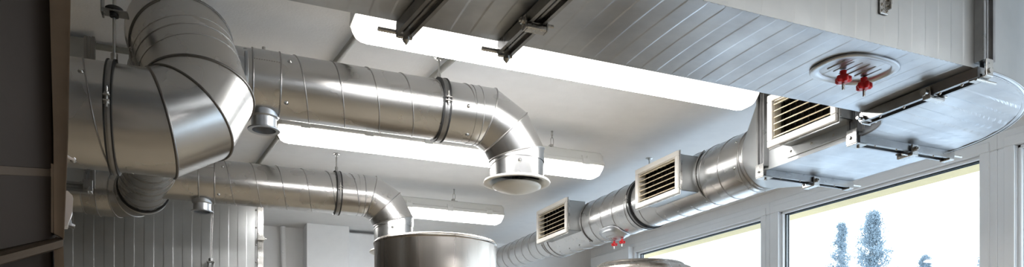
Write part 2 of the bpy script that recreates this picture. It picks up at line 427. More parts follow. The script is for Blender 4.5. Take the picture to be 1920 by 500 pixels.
# ------------------------------------------------------------------ round ducts
def takeoff(parent, c, axis, r, h, damper=True, base=.02):
    c = Vector(c); axis = Vector(axis).normalized()
    b = MB()
    b.lathe(c, axis, [(r * 1.28, -base), (r * 1.12, .003), (r, .008), (r, h), (r * 1.26, h), (r * 1.28, h + .002), (r * 1.26, h + .005), (r * .93, h + .004), (r * .93, h * .3)], n=40, smooth=False)
    o = b.build('takeoff_collar', 'galv_dull', parent)
    k = MB(); k.lathe(c, axis, [(r * .93, h * .55), (r * .5, h * .52), (.0005, h * .5)], n=32); k.build('damper_blade', 'seam', o)
    return o
def clamp(c, axis, r, label, rod_top, cat='pipe clamp', group='pipe clamps on threaded rods', band=.030, washer=True, lug_dir=(0, -1, 0)):
    c = Vector(c); axis = Vector(axis).normalized()
    t = thing('pipe_clamp', c + Vector((0, 0, r)), label, cat, group)
    b = MB(); h = band / 2
    b.lathe(c, axis, [(r + .0005, -h * .7), (r + .007, -h * .7), (r + .0078, 0), (r + .007, h * .7), (r + .0005, h * .7)], n=72, smooth=False)
    b.build('band', 'rail', t)
    for sg in (-1, 1):
        b = MB()
        b.lathe(c, axis, [(r + .0003, sg * h * .65), (r + .009, sg * h * .65), (r + .009, sg * h * 1.05), (r + .0003, sg * h * 1.05)], n=72, smooth=False)
        b.build('rubber_lining', 'rubber', t)
    L = Vector(lug_dir).normalized()
    for k in (1, -1):
        q = c + L * k * (r + .014)
        b = MB(); s = axis
        m = Matrix.Translation(q) @ Matrix((( s.x, L.x, 0, 0), (s.y, L.y, 0, 0), (s.z, L.z, 1, 0), (0, 0, 0, 1)))
        b.bbox((-h * .75, -.012, .005), (h * .75, .010, .0085), .001, mtx=m); b.bbox((-h * .75, -.012, -.0085), (h * .75, .010, -.005), .001, mtx=m)
        b.cyl(q - Vector((0, 0, .022)), q + Vector((0, 0, .030)), .0032, 8)
        b.cyl(q + Vector((0, 0, .0085)), q + Vector((0, 0, .0145)), .007, 6); b.cyl(q - Vector((0, 0, .0145)), q - Vector((0, 0, .0085)), .007, 6)
        b.build('clamp_bolt', 'zinc', t)
    top = Vector((c.x, c.y, rod_top)); b = MB()
    b.cyl((c.x, c.y, c.z + r + .006), (c.x, c.y, c.z + r + .034), .0085, 6)
    b.cyl((c.x, c.y, c.z + r + .006), top, .0042, 10)
    if washer:
        b.lathe(top, (0, 0, -1), [(.002, 0), (.020, 0), (.020, .0035), (.009, .0045), (.009, .012), (.002, .012)], n=16, smooth=False)
    b.build('threaded_rod', 'zinc', t)
    return t
def diffuser(c, r, label):
    t = thing('air_diffuser', c, label, 'diffuser', 'round ceiling-style diffusers')
    b = MB()
    b.lathe(c, (0, 0, -1), [(r * .97, -.03), (r * .97, 0), (r * 1.2, .006), (r * 1.235, .012), (r * 1.22, .017), (r * 1.1, .016), (r * .93, .004), (r * .9, -.03)], n=72)
    b.build('flange_ring', 'diffuser', t)
    b = MB()
    b.lathe(c, (0, 0, -1), [(.0005, .020), (r * .55, .018), (r * .84, .021), (r * .90, .026), (r * .89, .031), (r * .74, .039), (r * .48, .048), (r * .2, .056), (.0005, .058)], n=72)
    b.build('valve_disc', 'diffuser', t)
    b = MB(); b.cyl(Vector(c) + Vector((0, 0, .05)), Vector(c) + Vector((0, 0, -.012)), .006, 10)
    b.bbox(Vector(c) + Vector((-r * .9, -.006, .012)), Vector(c) + Vector((r * .9, .006, .018)), .001)
    b.build('spindle', 'rubber', t)
    return t
def branch(y, z, r, x0, x1, xdrop, zdrop, rings, xtake, seam_x, pitch, label, dlabel, screws):
    t = thing('branch_duct', (xdrop, y, z), label, 'duct', 'round branch ducts')
    L = (xdrop - x1) / 1.366
    J1 = Vector((x1, y, z)); J2 = J1 + L * Vector((math.cos(PI/6), 0, -.5)); J3 = J2 + L * Vector((.5, 0, -math.cos(PI/6)))
    # straight smooth collar section then spiral pipe
    xa, xb = rings
    b = MB()
    u_, v_ = frame(Vector((1, 0, 0)))
    b.cyl((x0, y, z), (xa, y, z), r, 72, caps=False); b.cyl((xa, y, z), (xb, y, z), r + .0025, 72, caps=False)
    b.build('saddle_piece', 'galv', t)
    b = MB()
    for xx in (xa, xb): b.loop(circle_pts((xx, y, z), (1, 0, 0), r + .002), .0032)
    # stitched lengthwise seam on the collar piece
    th = math.radians(22)
    for k in range(int((xb - xa) / .008)):
        q = Vector((xa + .004 + k * .008, y - (r + .003) * math.cos(th), z + (r + .003) * math.sin(th)))
        b.bbox(q - Vector((.0027, .001, .0014)), q + Vector((.0027, .001, .0014)), .0005)
    b.build('collar_seam', 'seam', t)
    xs = x1 - .075
    # spiral: crosses the camera side (-y) of the pipe at seam_x
    a = Vector((1, 0, 0)); p0 = Vector((xb, y, z)); u, v = frame(a)
    side = Vector((0, -1, -.15)).normalized(); t_side = math.atan2(side.dot(v), side.dot(u))
    hand = SPH
    ph = (seam_x - xb) - pitch * hand * t_side / (2 * PI)
    spiral_pipe(t, p0, (xs, y, z), r, pitch, ph, hand)
    b = MB(); segs, jo = mitre_pipe([(xs, y, z), J1, J2, J3, (xdrop, y, J3.z - .03)], r + .0015)
    for sg in segs: b.rings(sg)
    b.build('elbow', 'galv', t)
    b = MB()
    for jn in jo[1:4]: b.loop(jn, .0030)
    b.loop(circle_pts((xs + .03, y, z), (1, 0, 0), r + .0015), .0018)
    b.build('elbow_seam', 'seam', t)
    zb = zdrop
    spiral_pipe(t, (xdrop, y, J3.z - .03), (xdrop, y, zb), r - .001, .13, .02, 1, name='drop_pipe')
    b = Screws()
    for (sx, thd) in screws: 
        th = math.radians(thd); n_ = Vector((0, -math.cos(th), math.sin(th)))
        screw(b, Vector((sx, y, z)) + n_ * (r + .001), n_)
    n_ = Vector((-.3, -1, 0)).normalized(); screw(b, Vector((xdrop, y, J3.z - .05)) + n_ * r, n_)
    b.build('screws', 'zinc', t)
    # small test nipple on top
    b = MB(); b.cyl((xa + .04, y, z + r), (xa + .04, y, z + r + .020), .006, 8); b.cyl((xa + .04, y, z + r), (xa + .04, y, z + r + .004), .013, 12); b.build('test_nipple', 'zinc', t)
    takeoff(t, (xtake, y, z - r - .004), (0, 0, -1), .043, .045)
    diffuser(Vector((xdrop, y, zb + .004)), r, dlabel)
    return t
SPH = 1
xA = WY(475, 150, 2.54).x; xB = WY(527, 150, 2.54).x
branch(2.647, 1.014, .110, -.12, 1.004, 1.14, .775, (xA, xB), WY(495, 220, 2.647).x, .2957, .127,
       'upper galvanised round branch duct, ending in a downward elbow in mid view',
       'white round diffuser on the open end of the upper branch duct',
       [(xB + .03, 30), (xB + .02, -48), (.985 - .09, -5), (.985 - .075, -62)])
xA2 = WY(372, 340, 3.93).x; xB2 = WY(402, 340, 3.93).x
branch(4.041, 1.0, .112, -.30, .832, .968, .70, (xA2, xB2), WY(379, 380, 4.041).x, .349, .131,
       'lower galvanised round branch duct turning down behind the steel tank',
       'white round diffuser half hidden behind the steel tank',
       [(xB2 + .04, 30), (xA2 - .03, 28), (xB2 + .02, -48)])
clamp((.812, 2.647, 1.014), (1, 0, 0), .110, 'black-lined pipe clamp with threaded rod on the upper branch duct', ZC)
clamp((.644, 4.041, 1.0), (1, 0, 0), .112, 'black-lined pipe clamp with threaded rod on the lower branch duct', ZC)

# main round duct with the big elbow at the left
RM = .140
t = thing('main_duct', (-.1, 2.4, 1.0), 'large galvanised round duct with a big segmented elbow, upper left beside the dark frame', 'duct')
YM, ZM = 2.18, .683
A0 = Vector((-1.5, YM, ZM)); A1 = Vector((-.165, YM, ZM))
spiral_pipe(t, A0, A1, RM, .145, -.012, 1)
fa = Vector((-.24, .42, .87)).normalized()
def slerp(a, b, k):
    th = math.acos(a.dot(b)); return (a * math.sin((1-k)*th) + b * math.sin(k*th)) / math.sin(th)
d0 = Vector((1, 0, 0)); d1 = slerp(d0, fa, 1/3); d2 = slerp(d0, fa, 2/3)
J1 = Vector((-.128, YM, ZM)); LM = .082
J2 = J1 + d1 * LM; J3 = J2 + d2 * LM
J4 = J3 + fa * .19
PE = Vector((-.335, 4.30, 1.05))
hd = (PE - Vector((-.06, 2.45, 1.05))); hd.z = 0; hd.normalize()
d3 = (fa + hd).normalized()
J5 = J4 + d3 * .085
PE.z = .985; J5.z = 1.01
RP = .122
b = MB(); segs, jo = mitre_pipe([A1, J1, J2, J3, J4, J5, J5 + (PE - J5).normalized() * .12], [RM + .001] * 6 + [RP], 96)
for sg in segs: b.rings(sg)
b.build('elbow', 'galv', t)
for jn in jo[1:5]:
    b = MB(); b.loop(jn, .0042); b.build('elbow_seam', 'seam_dark', t)
b = MB()
for k, r_ in ((.085, .001), (.125, .0016), (.155, .0008)):
    b.loop(circle_pts(J3 + fa * k, fa, RM + .0012, 72), r_)
b.build('band_seam', 'seam', t)
b = Screws()
u, v = frame(fa)
for k, an in ((.19, 200), (.165, 205), (.10, 190), (.08, 345), (.18, 335), (.15, 330)):
    n_ = math.cos(math.radians(an)) * u - math.sin(math.radians(an)) * v * -1
    screw(b, J3 + fa * k + n_ * (RM + .001), n_)
for (sx, thd) in ((-.30, 30), (-.33, -75)):
    th = math.radians(thd); n_ = Vector((0, -math.cos(th), math.sin(th))); screw(b, Vector((sx, YM, ZM)) + n_ * RM, n_)
b.build('screws', 'zinc', t)
Ps = J5 + (PE - J5).normalized() * .12
spiral_pipe(t, Ps, PE, RP, .13, .04, 1, name='spiral_run')
# end-capped stub towards the right
sc = Vector((.0, 2.42, .925))
b = MB(); b.lathe(sc, (1, 0, 0), [(.076, -.06), (.076, .095), (.092, .097), (.094, .104), (.078, .106), (.0005, .106)], n=48, smooth=False)
b.build('capped_stub', 'galv_dull', t)
# far elbow and its left leg
rd = (PE - Ps).normalized(); ld = Vector((-1, .08, 0)).normalized()
e1 = slerp(rd, ld, 1/3); e2 = slerp(rd, ld, 2/3)
K1 = PE + rd * .045; K2 = K1 + e1 * .095; K3 = K2 + e2 * .095; K4 = K3 + ld * .09
b = MB(); segs, jo = mitre_pipe([PE - rd * .02, K1, K2, K3, K4], [RP * 1.01] * 5, 80)
for sg in segs: b.rings(sg)
b.build('far_elbow', 'galv', t)
b = MB()
for jn in jo[1:4]: b.loop(jn, .0035)
b.build('far_elbow_seam', 'seam', t)
b = MB(); b.loop(circle_pts(PE - rd * .02, rd, RP + .003, 72), .006); b.build('joint_gasket', 'rubber', t)
K5 = K4 + ld * .07
b = MB(); segs, _ = mitre_pipe([K4, K5, K5 + ld * 1.0], [RP * 1.01, .112, .112], 72)
for sg in segs: b.rings(sg)
b.build('far_leg', 'galv', t)
b = MB()
for k in (0, .13, .24, .42, .6): b.loop(circle_pts(K5 + ld * k, ld, .1125, 56), .0026)
b.loop(circle_pts(K4, ld, RP * 1.01, 56), .003); b.build('leg_seam', 'seam', t)
# clamp on the near leg, with its bracket
xc = WY(201, 190, YM - RM).x
tc = clamp((xc, YM, ZM), (1, 0, 0), RM, 'wide black-lined clamp around the big duct left of its elbow', ZC, band=.019, group=None)
b = MB()
zb_ = WY(200, 22, YM).z
b.bbox((xc - .028, YM - .02, zb_ - .003), (xc + .034, YM + .02, zb_ + .002), .001)
b.bbox((xc - .030, YM - .02, zb_ - .010), (xc - .025, YM + .02, zb_ + .07), .001)
b.build('angle_bracket', 'rail', tc)
b = MB(); b.lathe((xc, YM, zb_ + .002), (0, 0, 1), [(.005, 0), (.020, 0), (.022, .003), (.022, .009), (.018, .012), (.005, .012)], n=20, smooth=False)
b.lathe((xc, YM, zb_ - .003), (0, 0, -1), [(.004, 0), (.011, 0), (.011, .008), (.004, .008)], n=20, smooth=False)
b.build('rubber_buffer', 'rubber', tc)

# ------------------------------------------------------------------ right supply duct (round part)
XR, ZR, RR = 2.30, .966, .140
t = thing('round_supply_duct', (XR, 3.4, ZR), 'galvanised spiral duct running above the windows, from the rectangular duct to the back wall', 'duct')
spiral_pipe(t, (XR, 2.50, ZR), (XR, 4.50, ZR), RR, .135, .03, -1)
b = MB(); segs, _ = mitre_pipe([(XR, 4.50, ZR), (XR, 4.56, ZR), (XR, 4.66, ZR), (XR, 4.70, ZR)], [RR + .001, RR + .001, .105, .105], 72)
for sg in segs: b.rings(sg)
b.build('reducer', 'galv', t)
spiral_pipe(t, (XR, 4.70, ZR), (XR, YB - .002, ZR), .104, .13, .05, -1, name='narrow_pipe')
for y_, r_ in ((4.50, RR), (4.56, RR), (4.66, .105), (2.525, RR),):
    b = MB(); b.loop(circle_pts((XR, y_, ZR), (0, 1, 0), r_ + .0015), .0028); b.build('joint_seam', 'seam', t)
b = Screws()
for y_ in (2.56,):
    for an in (150, 200, 250, 290):
        n_ = Vector((math.cos(math.radians(an)), 0, math.sin(math.radians(an)))); screw(b, Vector((XR, y_, ZR)) + n_ * RR, n_)
b.build('screws', 'zinc', t)
clamp((XR, 3.43, ZR), (0, 1, 0), RR, 'black-lined clamp and rod on the supply duct between two grilles', ZC, lug_dir=(-1, 0, 0))

# ------------------------------------------------------------------ rectangular ducts
ZB, ZTOP = .82, 1.17
XE = 1.915; Y0, Y1 = 1.28, 1.637      # big duct along x
X0, X1 = 2.075, 2.53; YE = 1.81; YT = 2.265
def band_profile(a, b, period, first=0.0, w=.005, h=.0006):
    out = [(a, 0.0)]; x = a + first; up = False
    while x < b - w:
        out.append((x, h if up else 0.0)); up = not up; out.append((x + w, h if up else 0.0)); x += period / 2
    out.append((b, h if up else 0.0)); return out
def ribbed(mb, o, ex, ey, n, a, b, w, period, sag=0.0, first=.02, rows=10, mi=0, h=.0006):
    """sheet spanned by ex*[a..b] and ey*[0..w], steps along ex pushed out along n"""
    pr = band_profile(a, b, period, first, h=h); o = Vector(o); ex = Vector(ex); ey = Vector(ey); n = Vector(n)
    for i in range(len(pr) - 1):
        vs = []; fs = []
        for j in range(rows + 1):
            k = j / rows; s = -sag * 4 * k * (1 - k)
            for q in (i, i + 1): vs.append(o + ex * pr[q][0] + ey * (w * k) + n * (pr[q][1] * (1 if 0 < j < rows else 0) + s))
        for j in range(rows): fs.append((2*j, 2*j+1, 2*j+3, 2*j+2))
        mb.add(vs, fs, False, mi)
def flange(parent, pts, out, thick, wd, name='flange', corners=(0, 1, 2, 3)):
    pass
XS = -1.7
t = thing('rectangular_duct', ((XS + XE) / 2, (Y0 + Y1) / 2, ZB), 'big rectangular sheet metal duct across the top right, with ribbed underside', 'duct', None)
b = MB()
ribbed(b, (0, Y0, ZB), (1, 0, 0), (0, 1, 0), (0, 0, -1), XS, XE, Y1 - Y0, .098, sag=.004, rows=16)
b.build('underside', 'galv_dull', t)
b = MB()
ribbed(b, (0, Y0, ZB), (1, 0, 0), (0, 0, 1), (0, -1, 0), XS, XE, ZTOP - ZB, .098)
b.build('near_side', 'galv_panel', t)
b = MB(); ribbed(b, (0, Y1, ZB), (1, 0, 0), (0, 0, 1), (0, 1, 0), XS, XE, ZTOP - ZB, .098)
b.box((XS, Y0 + .001, ZTOP - .002), (XE, Y1 - .001, ZTOP)); b.build('far_side', 'galv_dull', t)
b = MB(); b.box((XS, Y0 + .003, ZB + .01), (XS + .004, Y1 - .003, ZTOP)); b.build('end_cap', 'galv_dull', t)
# folded stitched edge along the near bottom corner
b = MB()
for x_ in [XS + i * .02 for i in range(int((XE - XS) / .02))]:
    b.bbox((x_, Y0 - .0001, ZB - .0006), (x_ + .012, Y0 + .002, ZB + .0002), .0002)
b.build('stitched_edge', 'galv_panel', t)
def profile_bar(b, p, q, up, w=.030, h=.024):
    """C-profile rail from p to q, hanging from the face: two lips and a web; up = direction away from the face"""
    p = Vector(p); q = Vector(q); a = (q - p).normalized(); n = Vector(up).normalized(); s = a.cross(n)
    sec = [(-w/2, 0), (-w/2, h), (-w/2 + .009, h), (-w/2 + .009, h * .62), (-.003, h * .62), (-.003, h * .8), (.003, h * .8), (.003, h * .62), (w/2 - .009, h * .62), (w/2 - .009, h), (w/2, h), (w/2, 0)]
    r0 = [p + s * x + n * y for x, y in sec]; r1 = [q + s * x + n * y for x, y in sec]
    b.rings([r0, r1], smooth=False, cap0=True, cap1=True)
def corner_bit(b, c, s=.026):
    c = Vector(c); b.bbox(c - Vector((s/2, s/2, s/2)), c + Vector((s/2, s/2, s/2)), .003)
# cross joints with clamp and threaded rods
def cross_joint(pf, pn, label=None, clips=(.42,)):
    """pf, pn = far and near points on the underside"""
    j = MB(); profile_bar(j, pf, pn, (0, 0, -1), .042, .026)
    o = j.build('joint_flange', 'rail', t)
    k = MB(); d_ = (Vector(pn) - Vector(pf)).normalized(); s_ = Vector((1, 0, 0))
    profile_bar(k, (pn[0], Y0 - .002, ZB - .02), (pn[0], Y0 - .002, ZTOP), (0, -1, 0), .042, .024); k.build('side_flange', 'rail', t)
    k = MB(); c_ = Vector(pf) + Vector((0, .002, -.016))
    k.bbox(c_ - Vector((.020, .004, .018)), c_ + Vector((.020, .004, .014)), .002)
    k.cyl(c_ + Vector((-.062, .004, -.004)), c_ + Vector((.022, .004, -.004)), .0052, 10)
    k.cyl(c_ + Vector((-.014, .004, -.004)), c_ + Vector((-.004, .004, -.004)), .011, 6)
    k.lathe(c_ + Vector((.004, .0, -.018)), (0, 0, -1), [(.009, -.004), (.009, .004), (.001, .014)], n=8, smooth=False)
    k.build('corner_bracket', 'zinc', o)
    for f_ in clips:
        q = Vector(pf).lerp(Vector(pn), f_); k = MB()
        k.bbox(q + Vector((-.026, -.012, -.040)), q + Vector((.026, .012, -.027)), .003)
        k.bbox(q + Vector((-.029, -.012, -.040)), q + Vector((-.024, .012, -.008)), .002); k.bbox(q + Vector((.024, -.012, -.040)), q + Vector((.029, .012, -.008)), .002)
        k.cyl(q + Vector((-.040, 0, -.020)), q + Vector((.046, 0, -.020)), .004, 8); k.cyl(q + Vector((-.036, 0, -.020)), q + Vector((-.029, 0, -.020)), .008, 6)
        k.build('flange_clip', 'zinc', o)
zj = ZB - .0005
def under(u, v):
    p = WZ(u, v, ZB - .02); return p
p1 = under(762, 52); q1 = under(808, 0); dd = (q1 - p1); 
def joint_from(u0, v0, u1, v1, **k):
    p = under(u0, v0); q = under(u1, v1); sl = (q.x - p.x) / (q.y - p.y)
    pf = (p.x + sl * (Y1 - p.y), Y1 + .004, zj); pn = (p.x + sl * (Y0 - p.y), Y0 - .004, zj)
    cross_joint(pf, pn, **k)
joint_from(768, 50, 815, 0, clips=())
joint_from(958, 86, 1048, 0, clips=(.44,))
# end flange at x = XE (both collars), corner pieces
j = MB(); profile_bar(j, (XE, Y1 + .01, zj), (XE, Y0 - .01, zj), (0, 0, -1), .046, .028); eo = j.build('end_flange', 'rail', t)
j = MB(); profile_bar(j, (XE, Y0 - .001, ZB + .012), (XE, Y0 - .001, ZTOP), (0, -1, 0), .046, .026); j.build('side_flange', 'rail', t)
k = MB()
k.bbox((XE - .016, Y0 - .029, ZB - .030), (XE + .012, Y0 - .026, ZB + .016), .0015); k.bbox((XE - .018, Y0 - .028, ZB - .031), (XE + .014, Y0 + .02, ZB - .028), .0015)
k.cyl((XE - .002, Y0 - .033, ZB - .016), (XE - .002, Y0 - .020, ZB - .016), .008, 6); k.cyl((XE - .002, Y0 - .0295, ZB + .004), (XE - .002, Y0 - .020, ZB + .004), .003, 8)
k.cyl((XE - .03, Y0 - .01, ZB - .036), (XE + .05, Y0 - .01, ZB - .036), .004, 8)
k.build('corner_bracket', 'zinc', eo); k = MB()
k.bbox((XE - .02, Y1 + .004, ZB - .034), (XE + .02, Y1 + .008, ZB + .012), .0015)
k.cyl((XE - .05, Y1 - .004, ZB - .022), (XE + .034, Y1 - .004, ZB - .022), .005, 10); k.cyl((XE - .034, Y1 - .004, ZB - .022), (XE - .024, Y1 - .004, ZB - .022), .010, 6)
k.build('corner_bracket', 'zinc', eo)
k = MB(); q = WZ(1738, 180, ZB - .03); q = Vector((XE, q.y, ZB))
k.bbox(q + Vector((-.030, -.012, -.040)), q + Vector((.030, .012, -.030)), .003); k.cyl(q + Vector((-.036, 0, -.022)), q + Vector((.05, 0, -.022)), .006, 8)
k.bbox(q + Vector((-.032, -.012, -.040)), q + Vector((-.026, .012, -.006)), .002); k.bbox(q + Vector((.026, -.012, -.040)), q + Vector((.032, .012, -.006)), .002)
k.cyl(q + Vector((-.045, 0, -.022)), q + Vector((-.034, 0, -.022)), .010, 12); k.build('flange_clip', 'zinc', eo)
k = Screws()
for f_ in (.12, .3, .62, .85): screw(k, (XE - .009 + .0, Y0 + (Y1 - Y0) * f_, ZB - .028), (0, 0, -1), .003)
k.build('screws', 'zinc', eo)
# small riveted bracket plate on the near side
pb = WY(1657, 12, Y0 - .004); k = MB()
hw = .014; zt_ = pb.z + .045; zl = pb.z - .020
k.bbox((pb.x - hw, Y0 - .006, zl), (pb.x + hw, Y0 - .002, zt_), .002)
k.bbox((pb.x + hw - .002, Y0 - .016, zl + .012), (pb.x + hw + .003, Y0 - .002, zt_), .001)
k2 = Screws()
for i in range(4):
    for sg in (-1, 1): screw(k2, (pb.x + sg * hw * .62, Y0 - .006, zl + .008 + i * .015), (0, -1, 0), .0028)
k.loop([Vector((pb.x + .003 * math.cos(q_), Y0 - .0065, pb.z + .004 + .013 * math.sin(q_))) for q_ in ang(20)], .0009)
kp = k.build('bracket_plate', 'zinc', t); k2.build('rivets', 'zinc', kp)

# elbow duct
t = thing('duct_elbow', (2.2, 1.5, ZB), 'wide curved rectangular duct elbow with pale blue-grey underside at the right edge', 'duct elbow')
RIx, RIy = X0 - XE - .02, YE - Y1 - .0
ROx, ROy = X1 - XE - .02, YE - Y0
xe = XE + .02; NA = 40
def epoint(k, rx, ry, z):     # k 0..1 from big duct end to the y-duct
    th = -PI/2 + k * PI/2
    return Vector((xe + rx * math.cos(th), YE + ry * math.sin(th), z))
b = MB()     # underside: ribbed with straight steps along x (bands run across y)
nb = 26; h = .0014
def inner_outer(k, f): return epoint(k, RIx + (ROx - RIx) * f, RIy + (ROy - RIy) * f, ZB)
vs = []; fs = []; NR = 90
for i in range(NA + 1):
    for j in range(NR + 1):
        p = inner_outer(i / NA, j / NR)
        q = ((p.y * .995 - p.x * .10) / .098) % 1.0
        st = min(1, max(0, (q - .0) / .05)) - min(1, max(0, (q - .5) / .05))
        p.z -= h * st if 0 < j < NR else 0
        vs.append(p)
for i in range(NA):
    for j in range(NR): a_ = i*(NR+1)+j; fs.append((a_, a_+1, a_+NR+2, a_+NR+1))
b.add(vs, fs, False); b.build('underside', 'galv_dull', t)
b = MB()
for i in range(NA): pass
b.rings([[epoint(i/NA, ROx, ROy, z) for i in range(NA+1)] for z in (ZB, ZTOP)], closed=False); b.build('outer_wall', 'galv_panel', t)
b = MB(); b.rings([[epoint(i/NA, RIx, RIy, z) for i in range(NA+1)] for z in (ZB, ZTOP)], closed=False); b.build('inner_wall', 'galv_dull', t)
b = MB(); b.rings([[epoint(i/NA, rx, ry, ZTOP) for i in range(NA+1)] for rx, ry in ((RIx, RIy), (ROx, ROy))], closed=False); b.build('top_sheet', 'galv_dull', t)
b = MB()
for z_, r_ in ((ZB - .0005, .0022), (ZTOP, .0035)):
    b = MB(); b.loop([epoint(i/NA, ROx + .003, ROy + .003, z_) for i in range(NA+1)], r_, closed=False); b.build('lock_seam', 'rail', t)
b = MB()
b.loop([epoint(i/NA, RIx, RIy, ZB - .001) for i in range(NA+1)], .003, closed=False)
b.build('lock_seam', 'rail', t)
b = MB()
for i in range(70):
    p = epoint((i + .5) / 70, ROx - .010, ROy - .010, ZB - .003); a_ = -PI/2 + (i + .5) / 70 * PI/2
    m = Matrix.Translation(p) @ Matrix.Rotation(a_ + PI/2, 4, 'Z'); b.bbox((-.006, -.0035, -.0004), (.006, .0035, .003), .0004, mtx=m)
b.build('stitching', 'galv_dull', t)

# y duct
t = thing('short_duct', (2.3, 2.0, ZB), 'short rectangular duct section holding the nearest grille, with smooth underside', 'duct')
b = MB()
ribbed(b, (X0, 0, ZB), (0, 1, 0), (1, 0, 0), (0, 0, -1), YE + .02, YT, X1 - X0, .13, first=.05, h=.0005, rows=8)
b.build('underside', 'galv_dull', t)
b = MB(); b.box((X0, YE + .02, ZB), (X0 + .002, YT, ZTOP)); b.build('left_side', 'galv_panel', t)
b = MB(); b.box((X1 - .002, YE + .02, ZB), (X1, YT, ZTOP)); b.box((X0, YE + .02, ZTOP - .002), (X1, YT, ZTOP)); b.build('right_side', 'galv_dull', t)
def yflange(y, xo=0.0):
    j = MB(); profile_bar(j, (X0 - .012, y, zj), (X1 + .012, y, zj), (0, 0, -1), .044, .026); o = j.build('end_flange', 'rail', t)
    j = MB(); profile_bar(j, (X0 + .001, y, ZB + .012), (X0 + .001, y, ZTOP), (-1, 0, 0), .044, .026); j.build('side_flange', 'rail', t)
    k = MB()
    k.bbox((X0 - .030, y - .022, ZB - .028), (X0 - .026, y + .022, ZB + .022), .0015); k.bbox((X0 - .028, y - .022, ZB - .032), (X0 + .022, y + .022, ZB - .027), .0015)
    k.cyl((X0 - .036, y + .004, ZB - .006), (X0 - .022, y + .004, ZB - .006), .006, 6); k.cyl((X0 + .004, y, ZB - .040), (X0 + .004, y, ZB - .028), .006, 6)
    k.build('corner_bracket', 'zinc', o); k = MB()
    k.bbox((X1 - .012, y - .020, ZB - .032), (X1 + .016, y + .020, ZB + .0), .002); k.cyl((X1 - .010, y - .016, ZB - .014), (X1 + .058, y - .016, ZB - .014), .0045, 8)
    k.build('corner_bracket', 'zinc', o)
    k = MB(); q = Vector(((X0 + X1) / 2 + .02, y, ZB))
    k.bbox(q + Vector((-.016, -.030, -.044)), q + Vector((.016, .030, -.030)), .003)
    k.bbox(q + Vector((-.016, -.032, -.044)), q + Vector((.016, -.026, -.004)), .002); k.bbox(q + Vector((-.016, .026, -.044)), q + Vector((.016, .032, -.004)), .002)
    k.cyl(q + Vector((0, -.046, -.020)), q + Vector((0, .046, -.020)), .004, 8); k.cyl(q + Vector((0, -.042, -.020)), q + Vector((0, -.032, -.020)), .009, 8)
    k.cyl(q + Vector((-.045, -.014, -.040)), q + Vector((.02, -.014, -.036)), .0035, 8)
    k.build('flange_clip', 'zinc', o)
    k = Screws()
    for f_ in (.15, .38, .8): screw(k, (X0 + (X1 - X0) * f_, y - .015, ZB - .026), (0, 0, -1), .003)
    k.build('screws', 'zinc', o)
yflange(YE + .005); yflange(YT)
# square-to-round transition
t2 = thing('duct_transition', (2.3, 2.45, ZB), 'sheet metal transition from the short rectangular duct to the round supply duct', 'duct transition')
YR = 2.50; yt = YT + .012
b = MB(); NQ = 18
for q in range(4):
    ca = Vector((X1 if q in (0, 3) else X0, yt, ZTOP if q in (0, 1) else ZB))
    arc = [Vector((XR + RR * math.cos(PI/2 * (q + k/NQ)), YR, ZR + RR * math.sin(PI/2 * (q + k/NQ)))) for k in range(NQ + 1)]
    b.rings([[ca.lerp(p, f_) for p in arc] for f_ in (.02, .35, .7, 1)], closed=False)
    nx = Vector((X1 if (q + 1) % 4 in (0, 3) else X0, yt, ZTOP if (q + 1) % 4 in (0, 1) else ZB))
    b.add([ca, nx, arc[-1]], [(0, 1, 2)])
b.build('tapered_sheet', 'galv_panel', t2)
b = MB(); b.loop(circle_pts((XR, YR, ZR), (0, 1, 0), RR + .001, 72), .004); b.build('rim', 'seam', t2)
b = MB(); b.loop([Vector((X0 + .004, yt, 1.0)), Vector((XR - RR, YR, ZR + .01))], .0012, closed=False); b.build('crease', 'seam', t2)

